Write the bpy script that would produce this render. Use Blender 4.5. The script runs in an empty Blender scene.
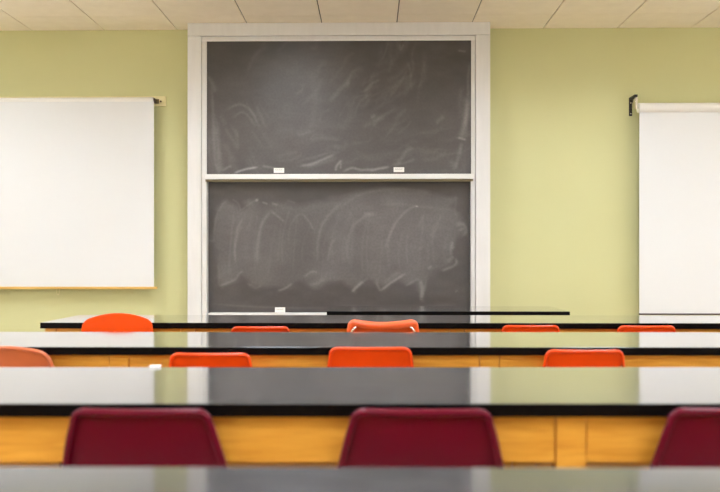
import bpy, bmesh, math, random
import numpy as np
from mathutils import Vector, Matrix
random.seed(7)
SC = bpy.context.scene
COL = SC.collection
F, YAW, CAMZ, HZ = 760.0, math.atan(11/760), 1.14, 259.0
PI = math.pi

def PX(px, Y):                      # photo column -> metres sideways at distance Y
    return Y*math.tan(math.atan((px-360)/F) - YAW)
def PZ(px, py, Y):                  # photo row -> height at distance Y
    X = PX(px, Y); d = Y*math.cos(YAW) - X*math.sin(YAW)
    return CAMZ - (py-HZ)*d/F

# ------------------------------------------------------------------ materials
def mat(name, base=(.5,.5,.5), rough=.5, spec=.5, ior=1.5, metal=0.0, coat=0.0):
    m = bpy.data.materials.new(name); m.use_nodes = True
    b = m.node_tree.nodes['Principled BSDF']
    b.inputs['Base Color'].default_value = (*base, 1)
    b.inputs['Roughness'].default_value = rough
    b.inputs['Specular IOR Level'].default_value = spec
    b.inputs['IOR'].default_value = ior
    b.inputs['Metallic'].default_value = metal
    b.inputs['Coat Weight'].default_value = coat
    return m
def N(m, t, **kw):
    n = m.node_tree.nodes.new(t)
    for k, v in kw.items(): setattr(n, k, v)
    return n
def L(m, a, b): m.node_tree.links.new(a, b)
def noisy(name, c1, c2, scale=5, rough=.5, stretch=(1,1,1), bump=0.0, bscale=200, detail=4, spec=.5, ior=1.5, coat=0.0, bdist=.002):
    m = mat(name, c1, rough, spec, ior, 0, coat)
    b = m.node_tree.nodes['Principled BSDF']
    tc = N(m, 'ShaderNodeTexCoord'); mp = N(m, 'ShaderNodeMapping')
    mp.inputs['Scale'].default_value = stretch
    L(m, tc.outputs['Object'], mp.inputs['Vector'])
    n = N(m, 'ShaderNodeTexNoise'); n.inputs['Scale'].default_value = scale; n.inputs['Detail'].default_value = detail
    L(m, mp.outputs[0], n.inputs['Vector'])
    r = N(m, 'ShaderNodeValToRGB')
    r.color_ramp.elements[0].position = .3; r.color_ramp.elements[1].position = .7
    r.color_ramp.elements[0].color = (*c1, 1); r.color_ramp.elements[1].color = (*c2, 1)
    L(m, n.outputs[0], r.inputs[0]); L(m, r.outputs[0], b.inputs['Base Color'])
    if bump:
        n2 = N(m, 'ShaderNodeTexNoise'); n2.inputs['Scale'].default_value = bscale; n2.inputs['Detail'].default_value = 3
        L(m, mp.outputs[0], n2.inputs['Vector'])
        bp = N(m, 'ShaderNodeBump'); bp.inputs['Strength'].default_value = bump; bp.inputs['Distance'].default_value = bdist
        L(m, n2.outputs[0], bp.inputs['Height']); L(m, bp.outputs[0], b.inputs['Normal'])
    return m

M = {}
M['green'] = noisy('green_wall_paint', (.59,.58,.305), (.615,.605,.325), 1.2, .75, bump=.15, bscale=60, spec=.25)
M['cream_wall'] = noisy('cream_wall_paint', (.74,.70,.60), (.78,.74,.64), 1.5, .8, bump=.1, bscale=60, spec=.2)
M['ceil'] = noisy('ceiling_tile', (.86,.76,.59), (.90,.80,.63), 9, .9, bump=.25, bscale=160, spec=.1)
M['ceil_gap'] = mat('ceiling_gap', (.12,.10,.07), .9)
M['floor'] = noisy('floor_vinyl', (.50,.44,.36), (.58,.51,.42), 7, .4, bump=.05)
M['frame'] = noisy('white_frame_paint', (.70,.69,.67), (.74,.73,.71), 3, .33, stretch=(8,8,1), bump=.05, bscale=40, spec=.5)
M['rail'] = mat('white_rail', (.80,.79,.77), .3)
M['rail_shade'] = mat('shaded_olive_underside', (.26,.22,.13), .5)
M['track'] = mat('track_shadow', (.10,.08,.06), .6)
M['edge'] = mat('black_slab_edge', (.003,.002,.002), .5, .08)
M['screen'] = mat('white_screen_cloth', (.735,.74,.74), .75, .3)
M['tube'] = mat('ivory_roller', (.80,.78,.74), .35)
M['batten'] = noisy('varnished_batten', (.62,.36,.08), (.72,.45,.12), 6, .35, stretch=(1,12,12))
M['plate'] = noisy('cream_board', (.74,.66,.36), (.80,.72,.42), 8, .5, stretch=(1,10,10))
M['black'] = mat('black_iron', (.012,.009,.007), .45)
M['dark_metal'] = mat('dark_steel', (.10,.08,.05), .35, metal=.8)
M['steel'] = mat('chromed_steel', (.72,.71,.69), .22, metal=1)
M['purple'] = mat('dark_hem_bar', (.055,.03,.045), .45)
M['rubber'] = mat('black_rubber', (.02,.02,.02), .8)
M['label'] = mat('white_label', (.88,.86,.82), .5)
M['ink'] = mat('grey_ink', (.45,.43,.40), .6)
M['paper'] = mat('white_paper', (.9,.89,.87), .7)
M['louvre'] = mat('grey_louvre', (.35,.34,.32), .4)
M['lampmetal'] = mat('lamp_trim', (.8,.8,.78), .4)
def plastic(n, c, rough=.3, spec=.6): return noisy(n, c, tuple(x*.93 for x in c), 14, rough, bump=.12, bscale=900, spec=spec, bdist=.0005)
M['orange'] = plastic('orange_plastic', (.88,.12,.015), .33, 1.0)
M['orange2'] = plastic('orange_plastic_deep', (.84,.066,.002), .3, .42)
M['orange3'] = plastic('bright_orange_plastic', (.74,.072,.0005), .32, .15)
M['salmon'] = plastic('faded_orange_plastic', (.62,.155,.055), .32)
M['maroon'] = plastic('maroon_plastic', (.125,.0005,.015), .28, .22)

for k, wgt in (('maroon',.55),('orange2',.3),('orange',.35),('salmon',.3)):   # tinted sheen put in for the highlights along the scuffed rims
    b_ = M[k].node_tree.nodes['Principled BSDF']
    b_.inputs['Sheen Weight'].default_value = wgt; b_.inputs['Sheen Roughness'].default_value = .25
    b_.inputs['Sheen Tint'].default_value = (1,.62,.78,1) if k == 'maroon' else (1,.8,.65,1)
def wood():
    m = mat('honey_oak', (.7,.35,.06), .35)
    b = m.node_tree.nodes['Principled BSDF']
    tc = N(m,'ShaderNodeTexCoord'); mp = N(m,'ShaderNodeMapping'); mp.inputs['Scale'].default_value = (1.2,9,14)
    L(m, tc.outputs['Object'], mp.inputs[0])
    n = N(m,'ShaderNodeTexNoise'); n.inputs['Scale'].default_value = 4; n.inputs['Detail'].default_value = 6; n.inputs['Distortion'].default_value=.6
    L(m, mp.outputs[0], n.inputs['Vector'])
    r = N(m,'ShaderNodeValToRGB')
    r.color_ramp.elements[0].position=.25; r.color_ramp.elements[1].position=.75
    r.color_ramp.elements[0].color=(.64,.285,.03,1); r.color_ramp.elements[1].color=(.84,.44,.065,1)
    L(m, n.outputs[0], r.inputs[0]); L(m, r.outputs[0], b.inputs['Base Color'])
    return m
M['wood'] = wood()
def desktop():
    # satin black laminate: dull grey body under a lacquer whose mirror share climbs towards grazing angles
    m = bpy.data.materials.new('black_resin_top'); m.use_nodes = True
    m.node_tree.nodes.remove(m.node_tree.nodes['Principled BSDF'])
    out = m.node_tree.nodes['Material Output']
    tc = N(m,'ShaderNodeTexCoord'); mp = N(m,'ShaderNodeMapping'); mp.inputs['Scale'].default_value=(1,2.5,1)
    L(m, tc.outputs['Object'], mp.inputs[0])
    n = N(m,'ShaderNodeTexNoise'); n.inputs['Scale'].default_value=6; n.inputs['Detail'].default_value=5; n.inputs['Distortion'].default_value=.5
    L(m, mp.outputs[0], n.inputs['Vector'])
    r = N(m,'ShaderNodeMapRange'); r.inputs['To Min'].default_value=.05; r.inputs['To Max'].default_value=.15
    L(m, n.outputs[0], r.inputs[0])
    c = N(m,'ShaderNodeValToRGB'); c.color_ramp.elements[0].position=.35; c.color_ramp.elements[1].position=.75
    c.color_ramp.elements[0].color=(.055,.055,.058,1); c.color_ramp.elements[1].color=(.095,.095,.10,1)
    L(m, n.outputs[0], c.inputs[0])
    d = N(m,'ShaderNodeBsdfDiffuse'); L(m, c.outputs[0], d.inputs['Color'])
    g = N(m,'ShaderNodeBsdfGlossy'); g.inputs['Color'].default_value=(.97,.97,.97,1); L(m, r.outputs[0], g.inputs['Roughness'])
    lw = N(m,'ShaderNodeLayerWeight'); lw.inputs['Blend'].default_value=.5
    k = N(m,'ShaderNodeValToRGB'); e = k.color_ramp.elements
    e[0].position=0; e[0].color=(.04,.04,.04,1); e[1].position=1; e[1].color=(1,1,1,1)
    for p_, v in ((.6,.10),(.74,.36),(.845,.74),(.90,.90)):
        q = e.new(p_); q.color=(v,v,v,1)
    L(m, lw.outputs['Facing'], k.inputs[0])
    mx = N(m,'ShaderNodeMixShader'); L(m, k.outputs[0], mx.inputs[0]); L(m, d.outputs[0], mx.inputs[1]); L(m, g.outputs[0], mx.inputs[2])
    L(m, mx.outputs[0], out.inputs['Surface'])
    return m
M['top'] = desktop()
def slate():
    m = mat('slate_board', (.05,.045,.04), .38, .5)
    b = m.node_tree.nodes['Principled BSDF']
    at = N(m,'ShaderNodeAttribute', attribute_name='chalk')
    tc = N(m,'ShaderNodeTexCoord')
    n = N(m,'ShaderNodeTexNoise'); n.inputs['Scale'].default_value=55; n.inputs['Detail'].default_value=4
    L(m, tc.outputs['Object'], n.inputs['Vector'])
    mr = N(m,'ShaderNodeMapRange'); mr.inputs['From Min'].default_value=.3; mr.inputs['From Max'].default_value=.7
    mr.inputs['To Min'].default_value=.85; mr.inputs['To Max'].default_value=1.15
    L(m, n.outputs[0], mr.inputs[0])
    mu = N(m,'ShaderNodeMath', operation='MULTIPLY'); L(m, at.outputs['Fac'], mu.inputs[0]); L(m, mr.outputs[0], mu.inputs[1])
    mx = N(m,'ShaderNodeMix', data_type='RGBA')
    mx.inputs[6].default_value=(.046,.0405,.039,1); mx.inputs[7].default_value=(.70,.66,.66,1)
    L(m, mu.outputs[0], mx.inputs[0]); L(m, mx.outputs[2], b.inputs['Base Color'])
    return m
M['slate'] = slate()

# ------------------------------------------------------------------ mesh helpers
def add_box(bm, x0,x1,y0,y1,z0,z1, bev=0.0, mi=0):
    r = bmesh.ops.create_cube(bm, size=1)
    vs = r['verts']
    for v in vs:
        v.co = Vector((x0+(v.co.x+.5)*(x1-x0), y0+(v.co.y+.5)*(y1-y0), z0+(v.co.z+.5)*(z1-z0)))
    fs = {f for v in vs for f in v.link_faces}
    for f in fs: f.material_index = mi
    if bev:
        es = list({e for v in vs for e in v.link_edges})
        r2 = bmesh.ops.bevel(bm, geom=es, offset=bev, segments=2, profile=.5, affect='EDGES')
        for f in r2['faces']: f.material_index = mi
def add_tube(bm, pts, r, seg=14):
    pts = [Vector(p) for p in pts]; rings = []
    up = Vector((0,0,1))
    prev = None
    for i, p in enumerate(pts):
        a = pts[max(i-1,0)]; c = pts[min(i+1,len(pts)-1)]
        t = (c-a).normalized()
        if prev is None:
            u = t.cross(up if abs(t.z) < .9 else Vector((1,0,0))).normalized()
        else:
            u = (prev - t*prev.dot(t)).normalized()
        prev = u; w = t.cross(u)
        rr = r[i] if isinstance(r,(list,tuple)) else r
        rings.append([bm.verts.new(p + u*math.cos(k*2*PI/seg)*rr + w*math.sin(k*2*PI/seg)*rr) for k in range(seg)])
    for A, B in zip(rings, rings[1:]):
        for k in range(seg):
            bm.faces.new((A[k],A[(k+1)%seg],B[(k+1)%seg],B[k]))
    bm.faces.new(rings[0][::-1]); bm.faces.new(rings[-1])
def smooth_pts(pts, n=8):
    P = [Vector(p) for p in pts]; out = []
    for i in range(len(P)-1):
        p0 = P[max(i-1,0)]; p1 = P[i]; p2 = P[i+1]; p3 = P[min(i+2,len(P)-1)]
        for k in range(n):
            t = k/n
            out.append(.5*((2*p1)+(p2-p0)*t+(2*p0-5*p1+4*p2-p3)*t*t+(3*p1-p0-3*p2+p3)*t**3))
    out.append(P[-1]); return out
def obj(name, bm, mats, parent=None, smooth=False):
    bmesh.ops.recalc_face_normals(bm, faces=bm.faces)
    me = bpy.data.meshes.new(name); bm.to_mesh(me); bm.free()
    for m in (mats if isinstance(mats,(list,tuple)) else [mats]): me.materials.append(m)
    if smooth:
        for p in me.polygons: p.use_smooth = True
        try: me.set_sharp_from_angle(angle=math.radians(50))
        except Exception: pass
    o = bpy.data.objects.new(name, me); COL.objects.link(o)
    if parent: o.parent = parent
    return o
def boxo(name, dims, m, parent=None, bev=0.0):
    bm = bmesh.new(); add_box(bm, *dims, bev=bev); return obj(name, bm, m, parent)
def thing(name, label, cat, loc=(0,0,0), rz=0, group=None):
    o = bpy.data.objects.new(name, None); COL.objects.link(o)
    o.empty_display_size = .1
    o.location = loc; o.rotation_euler = (0,0,rz); o['label'] = label; o['category'] = cat
    if group: o['group'] = group
    return o
def dup(root, loc, rz, label):
    r = root.copy(); COL.objects.link(r); r.location = loc; r.rotation_euler = (0,0,rz); r['label'] = label
    for ch in list(root.children):
        c = ch.copy(); COL.objects.link(c); c.parent = r
        for g in ch.children:
            d = g.copy(); COL.objects.link(d); d.parent = c
    return r
def struct(o): o['kind'] = 'structure'; return o

# ------------------------------------------------------------------ room shell
WY, XL, XR, YB = 7.18, -4.6, 5.4, -3.4
CEIL = 3.312
struct(boxo('floor', (XL,XR,YB,WY,-.1,0), M['floor']))
struct(boxo('wall_front', (XL-.1,XR+.1,WY,WY+.12,0,CEIL+.1), M['green']))
struct(boxo('wall_back', (XL-.1,XR+.1,YB-.12,YB,0,CEIL+.1), M['cream_wall']))
struct(boxo('wall_left', (XL-.12,XL,YB,WY,0,CEIL+.1), M['cream_wall']))
struct(boxo('wall_right', (XR,XR+.12,YB,WY,0,CEIL+.1), M['cream_wall']))
TS = .692; TX0 = PX(397, 6.97); TY0 = 6.765
# lamp cells: one tile wide in X, two deep in Y   (column index, row index)
lamp_cells = [(i, j) for j in (-1,-5,-9,-13) for i in (-6,-2,2,6)]
skip = {(i, j-d) for i, j in lamp_cells for d in (0,1)}
bm = bmesh.new()
for i in range(-8, 9):
    for j in range(-16, 2):
        if (i,j) in skip: continue
        x0 = max(TX0+i*TS, XL); x1 = min(TX0+(i+1)*TS, XR); y0 = max(TY0+(j-1)*TS, YB); y1 = min(TY0+j*TS, WY)
        if x1-x0 > .001 and y1-y0 > .001: add_box(bm, x0, x1, y0, y1, CEIL+.012, CEIL+.1, mi=1)
add_box(bm, XL,XR,YB,WY,CEIL+.101,CEIL+.12, mi=1)
for i in range(-8, 9):
    for j in range(-16, 2):
        if (i,j) in skip: continue
        x0 = max(TX0+i*TS, XL); x1 = min(TX0+(i+1)*TS, XR); y0 = max(TY0+(j-1)*TS, YB); y1 = min(TY0+j*TS, WY)
        if j == 1: y1 = WY+.003; 
        if x1-x0 < .02 or y1-y0 < .02: continue
        add_box(bm, x0+.005, x1-.005, y0+.0022, y1-.0022, CEIL, CEIL+.011, mi=0)
struct(obj('ceiling', bm, [M['ceil'], M['ceil_gap']]))
bm = bmesh.new(); 
lamp0 = None
def emis(name, c, s):
    m = bpy.data.materials.new(name); m.use_nodes = True
    b = m.node_tree.nodes['Principled BSDF']; b.inputs['Base Color'].default_value=(.8,.8,.8,1)
    b.inputs['Emission Color'].default_value=(*c,1); b.inputs['Emission Strength'].default_value=s
    return m
LAMP_C = (1.0,1.07,1.19)
M['diffuser'] = emis('lit_diffuser', LAMP_C, 23.5)
for k, (i, j) in enumerate(lamp_cells):
    cx = TX0+(i+.5)*TS; cy = TY0+(j-1)*TS
    where = ['nearest the front wall','second row from front','third row from front','nearest the back wall'][k//4]
    side = ['beside the left wall','left of the room centre','right of the room centre','beside the right wall'][k%4]
    lab = 'lit recessed louvred light %s, %s' % (side, where)
    if lamp0 is None:
        lamp0 = thing('ceiling_light', lab, 'ceiling light', (cx,cy,CEIL), 0, 'recessed ceiling lights')
        bm = bmesh.new(); w, d = TS/2-.003, TS-.003
        add_box(bm,-w,w,-d,-d+.03,-.006,.011); add_box(bm,-w,w,d-.03,d,-.006,.011)
        add_box(bm,-w,-w+.03,-d+.03,d-.03,-.006,.011); add_box(bm,w-.03,w,-d+.03,d-.03,-.006,.011)
        obj('frame', bm, M['lampmetal'], lamp0)
        bm = bmesh.new()
        for a in ((-w+.012,-w+.02,-d+.012,d-.012),(w-.02,w-.012,-d+.012,d-.012),(-w+.02,w-.02,-d+.012,-d+.02),(-w+.02,w-.02,d-.02,d-.012)):
            add_box(bm,*a,.012,.095)
        obj('housing', bm, M['louvre'], lamp0)
        boxo('diffuser', (-w+.021,w-.021,-d+.021,d-.021,.082,.09), M['diffuser'], lamp0)
        for q in range(9):
            yq = -d+.03+(2*d-.06)*(q+.5)/9
            boxo('louvre_blade', (-w+.031,w-.031,yq-.002,yq+.002,.012,.060), M['louvre'], lamp0)  # unseen blades, put in to keep lamp light off the wall top
    else: dup(lamp0, (cx,cy,CEIL), 0, lab)

# ------------------------------------------------------------------ chalkboard
BY = 7.0                                   # plane of the frame face
U = BY/F
cb = thing('sliding_chalkboard', 'tall white framed double sliding chalkboard smeared with chalk on the green wall', 'chalkboard', (0,BY,0))
def bxX(px, Y=BY): return PX(px, Y)
def zz(py, Y=BY): return PZ(340, py, Y)
FY = 6.97
def fbox(bm, px0, px1, py0, py1, Ya, Yb, bev=.0):
    add_box(bm, PX(px0,Ya), PX(px1,Ya), Ya-BY, Yb-BY, PZ(340,py1,Ya), min(PZ(340,py0,Ya),CEIL-.001), bev)
zbot = .30
def vbox(px0, px1, ztop, Ya, Yb, bev=.002):
    b = bmesh.new(); add_box(b, PX(px0,Ya), PX(px1,Ya), Ya-BY, Yb-BY, zbot, ztop, bev); return b
zt36 = PZ(340,35.6,FY)
obj('side_post', vbox(187.5, 201.2, zt36, FY, WY-.001), M['frame'], cb)
obj('side_post', vbox(475.8, 490.2, zt36, FY, WY-.001), M['frame'], cb)
b = bmesh.new(); add_box(b, PX(187.5,FY), PX(490.2,FY), FY-BY, WY-.001-BY, zt36+.003, CEIL-.002, .002)
obj('header', b, M['frame'], cb)
# inner casing just behind the posts, gap left dark
yi = 6.985
b = bmesh.new(); add_box(b, PX(201.8,yi), PX(206.6,yi), yi-BY, WY-.002-BY, zbot, PZ(340,40.2,yi), .002); obj('inner_jamb', b, M['frame'], cb)
b = bmesh.new(); add_box(b, PX(471.2,yi), PX(475.2,yi), yi-BY, WY-.002-BY, zbot, PZ(340,40.2,yi), .002); obj('inner_jamb', b, M['frame'], cb)
b = bmesh.new(); add_box(b, PX(201.8,yi), PX(475.2,yi), yi-BY, WY-.002-BY, PZ(340,40.0,yi), PZ(340,36.2,yi), .001)
obj('head_jamb', b, M['frame'], cb)
b = bmesh.new(); add_box(b, PX(201.8,yi), PX(475.2,yi), yi-.006-BY, yi-BY, PZ(340,41.0,yi), PZ(340,39.2,yi), .001)
obj('head_stop', b, M['rail'], cb)
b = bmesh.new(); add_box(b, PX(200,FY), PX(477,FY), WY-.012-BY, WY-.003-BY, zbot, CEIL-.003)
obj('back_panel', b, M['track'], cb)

# chalk density, with some painted sheen, drawn on the boards, in board units (1 unit = 1/100 of a short side, mapped below)
def hashnoise(x, y, seed, cells):
    rng = np.random.RandomState(seed); g = rng.rand(cells+3, cells+3)
    xi = np.clip(x*cells,0,cells-1e-6); yi_ = np.clip(y*cells,0,cells-1e-6)
    i = xi.astype(int); j = yi_.astype(int); fx = xi-i; fy = yi_-j
    fx = fx*fx*(3-2*fx); fy = fy*fy*(3-2*fy)
    return (g[j,i]*(1-fx)+g[j,i+1]*fx)*(1-fy)+(g[j+1,i]*(1-fx)+g[j+1,i+1]*fx)*fy
def poly_mask(X, Y, P, soft):
    P = np.array(P, float); ins = np.zeros(X.shape, bool); dmin = np.full(X.shape, 1e9)
    for a, b_ in zip(P, np.roll(P,-1,0)):
        c = ((a[1] > Y) != (b_[1] > Y)) & (X < (b_[0]-a[0])*(Y-a[1])/((b_[1]-a[1]) or 1e-9)+a[0])
        ins ^= c
        dmin = np.minimum(dmin, seg_d(X,Y,a,b_)[0])
    s = np.where(ins, dmin, -dmin)
    return np.clip(.5+s/(2*soft), 0, 1)
def seg_d(X, Y, a, b_):
    d = b_-a; l2 = (d**2).sum() or 1e-9
    t = np.clip(((X-a[0])*d[0]+(Y-a[1])*d[1])/l2, 0, 1)
    return np.hypot(X-a[0]-t*d[0], Y-a[1]-t*d[1]), t
BOOST = [1.0]
def stroke(D, X, Y, pts, w, den, fade=True):
    den *= .8*BOOST[0]; w *= .9
    pts = [np.array(p, float) for p in smooth_np(pts)]
    n = len(pts)-1; dm = np.full(X.shape, 1e9); tt = np.zeros(X.shape)
    for k in range(n):
        d, t = seg_d(X, Y, pts[k], pts[k+1]); m = d < dm
        dm = np.where(m, d, dm); tt = np.where(m, (k+t)/n, tt)
    v = den*np.exp(-(dm/w)**2)
    if fade: v = v*np.clip(np.minimum(tt, 1-tt)*5+.15, 0, 1)
    D += v
def smooth_np(p):
    q = smooth_pts([(a,b_,0) for a, b_ in p], 5); return [(v.x, v.y) for v in q]
def lower_chalk(X, Y, u, v):
    BOOST[0] = 1.0
    D = .012 + .035*hashnoise(u,v,1,5) + .018*hashnoise(u*.7,v*.9,2,30)
    jx = (hashnoise(u,v,3,22)-.5)*5; jy = (hashnoise(u,v,4,22)-.5)*5
    Xj, Yj = X+jx, Y+jy
    # wiped cloud with a scalloped lower edge
    body = [(213,226),(219,206),(226,200),(234,204),(240,210),(250,201),(262,205),(276,201),(294,206),(316,204),(336,198),(356,193),(380,189),
            (410,189),(436,193),(457,198),(452,205),(458,216),(466,224),(464,234),(456,240),(452,250),(451,262),(440,270),(428,276),(421,300),(418,280),
            (406,284),(396,279),(384,290),(376,281),(366,276),(354,291),(342,281),(328,284),(313,287),(302,282),(292,288),(278,287),(262,286),(250,284),
            (243,275),(236,281),(222,286),(218,270)]
    D += .062*poly_mask(Xj, Yj, body, 3)*( .6+.8*hashnoise(u*1.0,v*.4,6,14))
    inner = [(322,284),(326,262),(330,238),(340,218),(356,206),(384,200),(420,200),(452,208),(458,226),(448,250),(436,266),(410,280),(380,284),(350,284)]
    D += .022*poly_mask(Xj, Yj, inner, 5)
    # scallop arcs
    for pts, w, d in [
        ([(214,238),(216,218),(222,205),(228,200)],1.3,.06), ([(232,199),(238,203),(241,211)],1.2,.05),
        ([(218,262),(219,274),(219,287)],1.6,.05), ([(219,286),(228,283),(236,279)],1.3,.09),
        ([(236,280),(239,274),(243,271)],1.2,.07), ([(235,262),(235,245),(238,228),(243,218)],1.6,.07),
        ([(257,263),(258,245),(262,224),(271,211)],2.0,.09), ([(271,211),(279,217),(285,222)],1.3,.08),
        ([(303,214),(309,221),(314,230)],1.3,.07), ([(289,245),(290,228),(297,216),(304,213)],1.2,.035),
        ([(318,262),(318,244),(322,226),(332,212),(342,203)],2.0,.07), ([(328,262),(331,246),(336,238)],1.6,.055),
        ([(256,199),(258,201)],1.8,.22), ([(262,202),(268,204)],1.2,.12), ([(272,203),(278,205)],1.2,.10), ([(287,200),(296,203)],1.5,.05),
        ([(240,211),(248,205),(256,200)],1.1,.05),
        ([(278,291),(286,288),(293,283)],1.4,.12), ([(247,283),(256,288),(262,285)],1.6,.06),
        ([(304,277),(312,272),(318,272)],1.6,.09), ([(309,285),(318,283),(325,278)],2.2,.06),
        ([(348,262),(348,243),(354,226),(366,216),(374,213)],2.0,.055), ([(364,214),(375,214)],2.2,.06),
        ([(386,248),(390,235),(398,220),(408,210),(417,206)],1.5,.085), ([(417,206),(417,207)],1.2,.3),
        ([(338,214),(350,200),(366,193),(384,190),(404,189),(430,192)],1.8,.04),
        ([(380,205),(400,204),(424,207),(452,210)],1.4,.035), ([(419,228),(424,214)],1.6,.045),
        ([(352,292),(358,286),(364,281)],1.6,.20), ([(364,281),(368,278)],1.4,.07),
        ([(376,280),(379,288),(381,291)],1.6,.09), ([(381,291),(388,285),(397,279),(406,273)],1.4,.19),
        ([(384,284),(392,278),(400,271)],2.6,.06), ([(406,286),(414,281),(420,279)],1.4,.08),
        ([(421,280),(422,290),(421,299)],2.0,.12), ([(427,279),(424,290),(422,298)],1.8,.08), ([(421,299),(421,300)],1.6,.10),
        ([(456,226),(460,224),(465,226),(466,232),(462,236)],2.2,.12), ([(461,228),(462,231)],3.2,.10),
        ([(451,256),(451,248),(453,241)],1.8,.10), ([(452,249),(454,246)],1.6,.08),
        ([(441,271),(449,268),(456,264),(456,258)],1.6,.13), ([(447,262),(454,256)],2.4,.08),
        ([(456,196),(456,202),(455,212),(458,217)],1.6,.05), ([(428,269),(432,266)],1.4,.10), ([(455,292),(458,290)],1.3,.06),
        ([(212,304),(240,306),(262,307),(296,308),(330,308)],1.3,.05), ([(336,305),(370,308),(420,307),(462,304)],2.2,.04),
        ([(208,240),(212,241),(215,239)],1.4,.06)]:
        stroke(D, X, Y, pts, w, d)
    for x0 in np.arange(228,455,9.5):
        dx = random.uniform(-3,3); y0 = random.uniform(205,225); y1 = random.uniform(262,280)
        stroke(D, X, Y, [(x0+dx,y1),(x0+dx+random.uniform(-2,3),(y0+y1)/2),(x0+dx+random.uniform(2,9),y0)], random.uniform(1,2.4), random.uniform(.012,.032))
    return D
def upper_chalk_sheen(X, Y, u, v):
    BOOST[0] = 1.45
    D = .004 + .02*hashnoise(u,v,11,4) + .016*hashnoise(u,v,12,16) + .010*hashnoise(u*.9,v,13,40)
    D += .045*np.clip((Y-52)/80,0,1)
    D += .022*poly_mask(X,Y,[(285,50),(330,46),(346,60),(340,110),(330,150),(262,165),(262,120),(276,80)],18)  # soft lighter patch: lamp sheen on the slate put into the chalk density
    for pts, w, d in [
        ([(211,82),(213,110),(214,138),(215,160),(218,172)],2.0,.05), ([(216,120),(218,145),(220,166),(222,171)],3.2,.05),
        ([(208,76),(212,82),(216,92)],2.4,.05), ([(222,171),(228,167),(232,166)],1.4,.08), ([(234,173),(246,169),(258,167)],1.2,.24),
        ([(262,166),(270,167),(278,169)],1.4,.09), ([(300,166),(312,164),(324,159),(336,154)],1.5,.12), ([(306,168),(320,163),(338,158)],2.6,.04),
        ([(336,171),(337,166),(342,160)],1.4,.14), ([(341,169),(341,163)],1.2,.10), ([(343,172),(352,168),(362,170),(374,169)],1.4,.12),
        ([(370,171),(378,169),(390,167)],1.4,.15), ([(396,166),(402,158),(408,150),(414,148)],2.0,.05), ([(392,165),(404,163),(416,159)],1.6,.05),
        ([(455,168),(459,156),(462,142)],2.2,.06), ([(461,139),(464,128),(467,112),(469,98)],3.2,.09), ([(458,138),(466,140)],1.2,.14),
        ([(450,160),(454,166),(457,169)],3,.04), ([(364,92),(372,84),(380,80)],1.6,.05), ([(371,118),(376,115)],2.2,.06),
        ([(362,128),(376,120),(398,108)],2.6,.03), ([(436,124),(444,116)],2.4,.05), ([(458,51),(466,52)],1.2,.07),
        ([(400,44),(401,50),(404,44)],1.4,.06), ([(408,62),(411,74),(411,90)],1.6,.03), ([(392,96),(400,84),(408,70)],1.6,.025),
        ([(226,110),(240,104),(252,112),(260,128)],1.6,.045), ([(232,118),(244,112),(256,126)],1.4,.035), ([(236,128),(238,150)],2.4,.03),
        ([(256,104),(266,128)],2,.03), ([(330,102),(340,90),(350,80)],2.6,.04), ([(310,140),(324,138),(342,140)],2.2,.035),
        ([(270,60),(290,70),(300,62)],5,.012), ([(312,70),(316,100),(312,130)],5,.02), ([(340,130),(350,118),(350,100)],4,.02),
        ([(470,64),(468,80),(469,100)],1.6,.05), ([(352,150),(370,158),(392,154),(420,150),(450,158)],4,.02)]:
        stroke(D, X, Y, pts, w, d)
    for cx, cy, sx, sy, dx, dy, n in ((378,108,26,30,16,-14,26),(398,80,22,26,5,-26,14),(245,130,30,30,10,16,14),(320,145,50,18,22,-6,16),(420,150,36,16,20,-7,14),(214,130,5,40,2,30,10),(464,120,5,40,-2,34,9),(300,90,60,40,14,-18,14)):
        for _ in range(n):
            x = cx+random.uniform(-sx,sx); y = cy+random.uniform(-sy,sy); q = random.uniform(.6,1.5); b_ = random.uniform(-4,4)
            stroke(D, X, Y, [(x,y),(x+dx*q/2+b_,y+dy*q/2+b_),(x+dx*q,y+dy*q)], random.uniform(1.1,3.2), random.uniform(.008,.026))
    return D
def board(name, px0, px1, py0, py1, Yp, fn, label):
    x0, x1 = PX(px0,Yp), PX(px1,Yp); z1, z0 = PZ(340,py0,Yp), PZ(340,py1,Yp)
    nx, nz = 440, 220
    gx = np.linspace(0,1,nx+1); gz = np.linspace(0,1,nz+1)
    Ug, Vg = np.meshgrid(gx, gz)
    D = fn(px0+Ug*(px1-px0), py0+Vg*(py1-py0), Ug, Vg)
    bm = bmesh.new()
    vs = [[bm.verts.new((x0+(x1-x0)*gx[i], Yp-BY, z1+(z0-z1)*gz[j])) for i in range(nx+1)] for j in range(nz+1)]
    for j in range(nz):
        for i in range(nx):
            bm.faces.new((vs[j][i],vs[j+1][i],vs[j+1][i+1],vs[j][i+1]))
    # rim and back so the slab has its thickness
    t = .018
    q = [bm.verts.new((x, Yp-BY+t, z)) for x, z in ((x0,z1),(x1,z1),(x1,z0),(x0,z0))]
    bm.faces.new(q)
    bm.faces.new(vs[0]+[q[1],q[0]]); bm.faces.new(vs[-1][::-1]+[q[3],q[2]])
    bm.faces.new([vs[j][0] for j in range(nz,-1,-1)]+[q[0],q[3]]); bm.faces.new([vs[j][-1] for j in range(nz+1)]+[q[2],q[1]])
    me = bpy.data.meshes.new(name); bm.to_mesh(me); bm.free(); me.materials.append(M['slate'])
    at = me.attributes.new('chalk','FLOAT','POINT')
    vals = np.zeros(len(me.vertices), dtype=np.float32); vals[:D.size] = np.clip(D,0,.6).astype(np.float32).ravel()
    at.data.foreach_set('value', vals)
    o = bpy.data.objects.new(name, me); COL.objects.link(o); o.parent = cb; o['label'] = label
    return o
YU, YL = 6.995, 7.06
up = board('slate_panel', 206.9, 471.4, 40.8, 174, YU, upper_chalk_sheen, 'upper slate panel with faint chalk haze and painted sheen')
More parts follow.
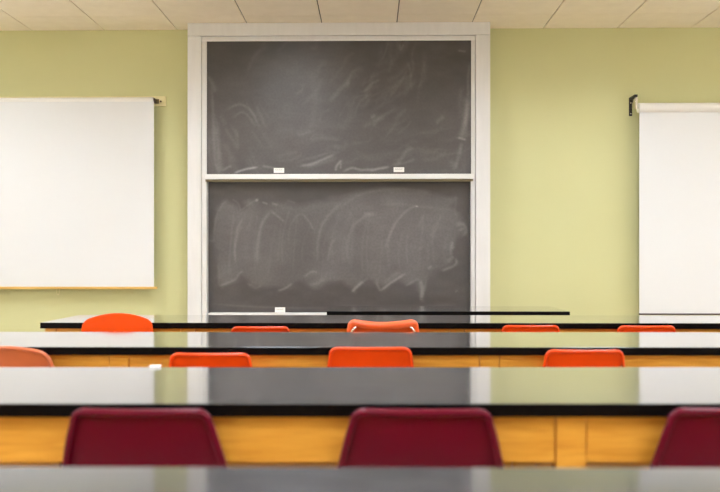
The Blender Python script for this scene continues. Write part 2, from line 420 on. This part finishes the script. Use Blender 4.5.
lo = board('slate_panel', 207.6, 471.6, 176, 314, YL, lower_chalk, 'lower slate panel with wide wiped chalk scallops')
def label_plate(px0, px1, py0, py1, Yp, parent, framed):
    b = bmesh.new(); x0, x1 = PX(px0,Yp), PX(px1,Yp); z1, z0 = PZ(340,py0,Yp), PZ(340,py1,Yp)
    add_box(b, x0,x1, Yp-BY-.004, Yp-BY-.0002, z0, z1, .0008)
    n = 7; h = z1-z0; w = x1-x0
    for k in range(n):
        a = x0+w*(.16+.68*k/n)
        add_box(b, a, a+w*.06, Yp-BY-.0046, Yp-BY-.0038, z0+h*.52, z0+h*(.66 if k%2 else .72), mi=1)
    o = obj('label_plate', b, [M['label'], M['ink']], parent); return o
label_plate(273.8, 284.2, 167.9, 172.8, YU, up, True)
label_plate(393.6, 404.2, 167.4, 172.2, YU, up, False)
label_plate(275.0, 285.2, 307.4, 312.2, YL, lo, False)
# meeting rail: bright front lip, underside with the shadow beneath put into its dark olive
b = bmesh.new(); add_box(b, PX(204.9,6.955), PX(473.6,6.955), 6.955-BY, 6.994-BY, PZ(340,178.9,6.955), PZ(340,173.9,6.955), .003)
obj('meeting_rail', b, M['rail'], cb)
b = bmesh.new(); add_box(b, PX(205.4,6.98), PX(473.2,6.98), 6.98-BY, 7.03-BY, PZ(340,181.4,6.98), PZ(340,178.8,6.98), .001)
obj('rail_shaded_underside', b, M['rail_shade'], cb)
YT = 6.95
b = bmesh.new(); add_box(b, PX(208.2,YT), PX(471.6,YT), YT-BY, 7.058-BY, PZ(340,316.6,YT), PZ(340,313.2,YT), .003)
add_box(b, PX(208.2,YT), PX(471.6,YT), 7.03-BY, 7.058-BY, PZ(340,330,YT), PZ(340,316.4,YT), .002)
obj('chalk_tray', b, M['rail'], cb)

# ------------------------------------------------------------------ left projection screen
ls = thing('projection_screen', 'pulled down white projection screen left of the chalkboard, wooden batten along its bottom', 'projection screen', (0,WY,0), 0, 'projection screens')
LX = -4.25
def lz(py, Y=7.12): return PZ(140, py, Y)
b = bmesh.new(); add_box(b, LX-.1, PX(165.8,7.16), -.022, -.0005, lz(106,7.16), lz(96.2,7.16), .002); obj('mounting_board', b, M['plate'], ls)
yc = 7.115; zr = lz(100.6, yc); rr = .030
b = bmesh.new(); add_tube(b, [(LX,yc-WY,zr),(PX(153.4,yc),yc-WY,zr)], rr, 32); obj('roller', b, M['tube'], ls, True)
b = bmesh.new()
xr = PX(154,yc)
add_box(b, xr+.001, xr+.006, -.085, -.022, zr-.022, zr+.022, .001)
add_box(b, xr+.001, xr+.036, -.030, -.0215, zr-.022, zr+.02, .001)
obj('roller_bracket', b, M['dark_metal'], ls)
b = bmesh.new(); xs = PX(160.6,7.15)
add_tube(b, [(xs,-.022,zr),(xs,-.027,zr)], .009, 12); add_tube(b, [(xs,-.027,zr),(xs,-.029,zr)], .004, 8); obj('screw', b, M['dark_metal'], ls)
def cloth(x0, x1, y, z1, z0, sway):
    b = bmesh.new(); nx, nz = 40, 30; t = .0012; G = []
    for s in (0,1):
        G.append([[b.verts.new((x0+(x1-x0)*i/nx, y+sway*math.sin(i*.35+j*.1)*j/nz+s*t, z1+(z0-z1)*j/nz)) for i in range(nx+1)] for j in range(nz+1)])
    for s in (0,1):
        for j in range(nz):
            for i in range(nx): b.faces.new((G[s][j][i],G[s][j+1][i],G[s][j+1][i+1],G[s][j][i+1]))
    for j in range(nz):
        for i in (0,nx): b.faces.new((G[0][j][i],G[0][j+1][i],G[1][j+1][i],G[1][j][i]))
    for i in range(nx):
        for j in (0,nz): b.faces.new((G[0][j][i],G[0][j][i+1],G[1][j][i+1],G[1][j][i]))
    return b
yl = yc-rr+.004
obj('screen_cloth', cloth(LX+.03, PX(153.9,yl), yl-WY, zr-.005, lz(287.0,yl), .0012), M['screen'], ls, True)
b = bmesh.new(); add_box(b, LX-.0, PX(157.2,yl), yl-WY-.008, yl-WY+.012, lz(289.2,yl), lz(286.7,yl), .003); obj('bottom_batten', b, M['batten'], ls)
b = bmesh.new(); xc = PX(58,yl); z0 = lz(289.2,yl)
add_tube(b, smooth_pts([(xc-.012,yl-WY,z0+.003),(xc-.014,yl-WY,z0-.03),(xc,yl-WY,z0-.055),(xc+.014,yl-WY,z0-.03),(xc+.012,yl-WY,z0+.003)],5), .0022, 8)
obj('pull_loop', b, M['plate'], ls, True)

# ------------------------------------------------------------------ right projection screen
rs = thing('projection_screen', 'long white projection screen on black iron bracket, right of the chalkboard, reaching below desk level', 'projection screen', (0,WY,0), 0, 'projection screens')
def rz_(py, Y=7.05): return PZ(660, py, Y)
yc = 7.06; z1 = rz_(103.0,yc); z0 = rz_(112.8,yc); RX0, RX1 = PX(638.2,yc), 4.5
zc = (z0+z1)/2; rr = (z1-z0)/2
b = bmesh.new(); add_tube(b, [(RX0,yc-WY,zc),(RX1,yc-WY,zc)], rr, 40); obj('roller_case', b, M['tube'], rs, True)
b = bmesh.new(); add_tube(b, [(RX0-.022,yc-WY,zc),(RX0-.0005,yc-WY,zc)], .009, 12); obj('roller_pin', b, M['steel'], rs, True)
obj('screen_cloth', cloth(PX(638.9,yc), RX1-.03, yc-WY-.012, zc-rr*.6, rz_(313.5,yc), .0012), M['screen'], rs, True)
b = bmesh.new(); add_box(b, PX(638.6,yc), RX1-.02, yc-WY-.02, yc-WY-.004, rz_(314.7,yc), rz_(313.3,yc), .003); obj('hem_bar', b, M['purple'], rs)
b = bmesh.new(); xa, xb = PX(629.0,7.175), PX(632.2,7.175); zt = PZ(630,97.8,7.175)
add_box(b, xa, xb, -.007, -.0003, PZ(630,116,7.175), zt, .001)
add_box(b, xa, xb, -.152, -.0003, zt-.022, zt, .001)
add_tube(b, [((xa+xb)/2,-.004,zt-.10),((xa+xb)/2,-.09,zt-.012)], .004, 8)
obj('wall_bracket', b, M['black'], rs)
b = bmesh.new(); add_box(b, xb-.012, xb+.006, -.130, -.116, zc-.012, zt-.02, .001); add_box(b, xb-.012, RX0-.004, -.128, -.118, zc-.010, zc+.010, .001)
obj('hanger', b, M['steel'], rs)
for q in (.05,.15):
    b = bmesh.new(); add_tube(b, [((xa+xb)/2,-.007,zt-q),((xa+xb)/2,-.011,zt-q)], .006, 10); obj('screw', b, M['steel'], rs)

# ------------------------------------------------------------------ long desks
DH, DT = .75, .036
DX0, DX1 = PX(40.0,4.63), 3.06
posts = [(DX0+.02, DX0+.088), (-1.168,-1.083), (.486,.571), (2.14,2.225), (DX1-.088, DX1-.02)]
def make_desk(label, Y0, Y1, rz=0, posts=posts):
    t = thing('long_desk', label, 'desk', (0,Y0,0), rz, 'rows of long black topped desks')
    D = Y1-Y0
    bm = bmesh.new(); add_box(bm, DX0, DX1, 0, D, DH-DT, DH, .0025, mi=1)
    for f in bm.faces:
        if f.calc_center_median().z > DH-.0006: f.material_index = 0
    obj('desktop', bm, [M['top'], M['edge']], t)
    for a, c in posts:
        for y in (.028, D-.078):
            boxo('leg', (a, c, y, y+.05, 0, DH-DT-.0005), M['wood'], t, .002)
    for (a, c), (e, f) in zip(posts, posts[1:]):
        boxo('apron', (c+.003, e-.003, .033, .053, .584, DH-DT-.0005), M['wood'], t, .0015)
        boxo('rear_panel', (c+.003, e-.003, D-.068, D-.05, .25, DH-DT-.0005), M['wood'], t, .0015)
    for a, c in (posts[0], posts[-1]):
        boxo('end_rail', (a+.02, a+.04, .079, D-.079, .584, DH-DT-.0005), M['wood'], t, .0015)
    return t
H = CAMZ-DH
make_desk('nearest long desk, only its blurred dark top shows along the bottom of the photo', .725, 1.425, .008)
make_desk('long black topped desk with honey oak apron, the maroon chairs stand at it', 2.047, 2.742, .015, posts[:2]+[(.507,.588)]+posts[3:])
make_desk('long black topped desk with oak apron, the second row from the front wall', 3.36, 4.06, .009)
make_desk('long black topped desk in the row nearest the chalkboard, its left end in view', 4.635, 5.28, .003)
# table in front of the board
DY = 5.60; tz = PZ(450,311.4,DY)
tx0, tx1 = PX(326.6,DY), PX(570,DY)
tb = thing('instructor_table', 'short black topped table standing between the front desk row and the chalkboard', 'table', (0,DY,0))
bm = bmesh.new(); add_box(bm, tx0, tx1, 0, .63, tz-.033, tz, .002, mi=1)
for f in bm.faces:
    if f.calc_center_median().z > tz-.0006: f.material_index = 0
obj('tabletop', bm, [M['top'], M['edge']], tb)
for x in (tx0+.04, tx1-.10):
    for y in (.04,.53): boxo('leg', (x,x+.06,y,y+.06,0,tz-.0335), M['wood'], tb, .002)
for y in (.055,.555): boxo('apron', (tx0+.102, tx1-.102, y, y+.02, tz-.12, tz-.0335), M['wood'], tb, .001)
for x in (tx0+.055, tx1-.085): boxo('apron', (x, x+.02, .102, .528, tz-.12, tz-.0335), M['wood'], tb, .001)

# ------------------------------------------------------------------ chairs
def shell_bm(wt=.168, wb=.212, corner=.045, crown=.0, top=.75, curve=.012, lip=.016, lean=1.0):
    prof = smooth_pts([(0,.215,.418),(0,.195,.438),(0,.10,.447),(0,-.04,.437),(0,-.12,.436),(0,-.172,.455),(0,-.198,.50),(0,-.214,.58),(0,-.232,top-.09),(0,-.247,top)],7)
    cum = [0]
    for p, q in zip(prof, prof[1:]): cum.append(cum[-1]+(q-p).length)
    Lb = cum[-1]
    def at(bb):
        ex = max(0, bb-Lb); bb = min(max(bb,0),Lb)
        k = 0
        while k < len(cum)-2 and cum[k+1] < bb: k += 1
        f = (bb-cum[k])/(cum[k+1]-cum[k]); p = prof[k].lerp(prof[k+1], f)
        i0, i1 = max(k-1,0), min(k+2,len(prof)-1); t = (prof[i1]-prof[i0]).normalized()
        return p+t*ex, t
    def W(bb):
        h = max(0, Lb-bb)
        if h < .30: return wt+(wb-wt)*min(1,(h/.17))**.95 if h < .17 else wb
        return wb - .012*((h-.30)/(Lb-.30))
    def P(a, bb):
        p, t = at(bb); n = Vector((0,-t.z,t.y))         # away from the sitter is -n
        if n.y < 0 and n.z < 0: n = -n
        n = Vector((0, t.z, -t.y)) if t.z > .0 or True else n
        if n.dot(Vector((0,.6,.8))) < 0: n = -n
        w = (a/wb)
        c = curve*w*w*(1 if p.z > .5 else .35)
        return Vector((a,0,0))+p+n*c, n
    ns, nt = 30, 46
    S = [math.sin((i/ns-.5)*PI) for i in range(ns+1)]
    def ab(s, t):                                       # t 0..1
        tc = 2*t-1; bb = Lb*t
        for _ in range(2):
            w = W(bb); r = corner if tc > 0 else .05
            x = abs(s)*w; d = 0
            if x > w-r: d = r*(1-math.sqrt(max(0,1-((x-(w-r))/r)**2)))
            cr = (crown if tc > 0 else .01)*s*s
            bb = Lb/2+tc*(Lb/2-(d+cr)*abs(tc)**3)
        return s*W(Lb*t), bb
    bm = bmesh.new(); G = []; A = []
    for j in range(nt+1):
        t = j/nt; t = .5+.5*math.sin((t-.5)*PI)*.6+(t-.5)*.4
        row = []; ra = []
        for s in S:
            a, bb = ab(s, t); p, n = P(a, bb); row.append(bm.verts.new(p)); ra.append((a,bb))
        G.append(row); A.append(ra)
    for j in range(nt):
        for i in range(ns): bm.faces.new((G[j][i],G[j][i+1],G[j+1][i+1],G[j+1][i]))
    loop = [(j,0) for j in range(nt)]+[(nt,i) for i in range(ns)]+[(j,ns) for j in range(nt,0,-1)]+[(0,i) for i in range(ns,0,-1)]
    n_ = len(loop)
    base = [G[j][i] for j, i in loop]; coords = [A[j][i] for j, i in loop]
    rings = [base]; K = lip/.016
    for out, dn in ((.0040*K,.0015*K),(.0072*K,.0052*K),(.0082*K,.0098*K),(.0068*K,.0148*K),(.0028*K,.0185*K),(-.0030*K,.0195*K),(-.0085*K,.0180*K),(-.0100*K,.0150*K)):
        ring = []
        for k in range(n_):
            (a0,b0),(a1,b1) = coords[k-1], coords[(k+1)%n_]
            da, db = a1-a0, b1-b0; l = math.hypot(da,db) or 1
            oa, ob = -db/l, da/l
            a, bb = coords[k]; p, n = P(a, bb); _, t = at(bb)
            ring.append(bm.verts.new(p+Vector((oa,0,0))*out+t*ob*out-n*dn))
        rings.append(ring)
    for R0, R1 in zip(rings, rings[1:]):
        for k in range(n_): bm.faces.new((R0[k],R0[(k+1)%n_],R1[(k+1)%n_],R1[k]))
    bmesh.ops.remove_doubles(bm, verts=bm.verts, dist=.00002)
    bmesh.ops.recalc_face_normals(bm, faces=bm.faces)
    bm.normal_update()
    c = max(bm.faces, key=lambda f: f.calc_area())
    fl = bm.faces[:]; el = [e for e in bm.edges if e.is_boundary]
    tw = {v: bm.verts.new(v.co - v.normal*.0036) for v in bm.verts[:]}
    for f in fl: bm.faces.new([tw[v] for v in reversed(f.verts)])
    for e in el: bm.faces.new((e.verts[0], e.verts[1], tw[e.verts[1]], tw[e.verts[0]]))
    return bm
def leg_pts(sx, sy):
    y1 = .19 if sy > 0 else -.21
    return smooth_pts([(sx*.10, sy*.09-.01, .418),(sx*.150, sy*.125-.01,.414),(sx*.172, y1*.82,.385),(sx*.20, y1, .012)],6)
def make_chair(name, label, material, group, tubes=False, **kw):
    t = thing(name, label, 'chair', (0,0,0), 0, group)
    sh = obj('seat_shell', shell_bm(**kw), M[material], t, True)
    for sx in (-1,1):
        for sy in (1,-1):
            b = bmesh.new(); add_tube(b, leg_pts(sx,sy), .0105, 12); lg = obj('leg', b, M['steel'], t, True)
            p = leg_pts(sx,sy)[-1]
            b = bmesh.new(); add_tube(b, [(p.x,p.y,0),(p.x,p.y,.022)], [.015,.0125], 12); obj('foot_glide', b, M['rubber'], lg, True)
    b = bmesh.new(); add_box(b, -.13,.13,-.13,.11,.405,.4195,.003); obj('seat_support', b, M['black'], t)
    if tubes:
        for sx in (-1,1):
            tp = kw.get('top',.77); w = kw.get('wt',.168)
            b = bmesh.new(); add_tube(b, smooth_pts([(sx*.125,-.13,.41),(sx*.17,-.20,.42),(sx*.185,-.238,.50),(sx*(w+.004),-.280,tp-.10),(sx*(w-.002),-.292,tp-.055),(sx*(w-.014),-.298,tp-.028),(sx*(w-.032),-.292,tp-.014)],7), .006, 12)
            obj('back_tube', b, M['steel'], t, True)
    return t
BACK = .25
def spot(px, py, ztop):                       # stand a chair whose top edge (height ztop) shows at that row
    Y = (CAMZ-ztop)*F/(py-HZ); Y = Y/(math.cos(YAW)-math.sin(YAW)*(px-360)/F) if False else Y
    return (PX(px, Y), Y+BACK, 0)
g1, g2, g3 = 'maroon shell chairs', 'orange shell chairs at the second row from the front', 'orange shell chairs at the row nearest the board'
mk = make_chair('shell_chair', 'maroon plastic shell chair, the left one in the nearest chair row', 'maroon', g1, wt=.181, wb=.216, corner=.033, lip=.0165, top=.741)
mk.location = spot(140.5,408.4,.75)
dup(mk, spot(421.5,407.6,.75), 0, 'maroon plastic shell chair, the middle one, directly below the chalkboard')
dup(mk, spot(738,406,.75), .02, 'maroon plastic shell chair cut off by the right edge of the photo')
SH = dict(wt=.166, wb=.182, corner=.032, lip=.013, top=.742)
og = make_chair('shell_chair', 'orange chair in the second row, before the left jamb of the chalkboard', 'orange2', g2, **SH)
og.location = spot(209.8,352.6,.75)
mid = dup(og, spot(370.5,348.2,.75), 0, 'orange chair in the second row, the one centred below the chalkboard'); mid.scale = (1.06,1,1.01)
dup(og, spot(585,348.8,.75), 0, 'orange chair in the second row, below bare green wall right of the board')
o3 = dup(og, spot(260.3,326.2,.75), 0, 'orange chair in the front row, just left of the chrome tubed one'); o3['group'] = g3
dup(o3, spot(531,324.6,.75), 0, 'orange chair in the front row, below the right end of the short table')
dup(o3, spot(647,324.9,.75), 0, 'orange chair in the front row, below the left edge of the right screen')
def crown_place(o, px, py, ztop, rz):
    Y = (CAMZ-ztop)*F/(py-HZ); s = BACK if rz == 0 else -BACK
    o.location = (PX(px,Y), Y+s, 0); o.rotation_euler = (0,0,rz)
c1 = make_chair('shell_chair', 'bright orange chair with arched smooth back turned to face the camera, at left front', 'orange3', None, wt=.210, wb=.216, corner=.035, crown=.048, top=.808, lip=.010, curve=.006)
crown_place(c1, 118.2, 314.0, .808, PI)
c2 = make_chair('shell_chair', 'faded salmon orange chair with arched back at the left edge of the photo', 'salmon', None, wt=.205, wb=.228, corner=.05, crown=.035, top=.757, lip=.014)
crown_place(c2, 3, 347.6, .757, 0)
c3 = make_chair('shell_chair', 'orange chair with thick curled top and chrome tubes at its upper back corners', 'orange', None, tubes=True, wt=.188, wb=.212, corner=.03, crown=-.016, top=.760, curve=.03, lip=.036)
crown_place(c3, 383, 324.2, .760, 0)

# scrap of paper at the far edge of a desk
bm = bmesh.new(); px0 = PX(150.5,2.73)
add_box(bm, px0, px0+.038, 0, .022, DH+.0005, DH+.0075, .0015); 
p = obj('folded_paper', bm, M['paper']); p.location = (0,2.712,0)
p['label'] = 'tiny white folded paper on the far edge of the desk with the maroon chairs'; p['category'] = 'paper'

# ------------------------------------------------------------------ camera, world, view
cam = bpy.data.cameras.new('camera'); co = bpy.data.objects.new('camera', cam); COL.objects.link(co)
co.location = (0,0,CAMZ); co.rotation_euler = (PI/2,0,YAW)
cam.sensor_width = 36; cam.lens = 36*F/720; cam.shift_y = (HZ-246)/720
cam.clip_start = .05
cam.dof.use_dof = True; cam.dof.focus_distance = 6.6; cam.dof.aperture_fstop = 2.2
SC.camera = co
w = bpy.data.worlds.new('world'); SC.world = w; w.use_nodes = True
w.node_tree.nodes['Background'].inputs[0].default_value = (.9,.9,1,1); w.node_tree.nodes['Background'].inputs[1].default_value = .2
vs = SC.view_settings; vs.view_transform = 'Standard'; vs.look = 'None'; vs.gamma = 1; vs.exposure = 0.0; vs.use_curve_mapping = False
SC.cycles.max_bounces = 10; SC.cycles.diffuse_bounces = 6
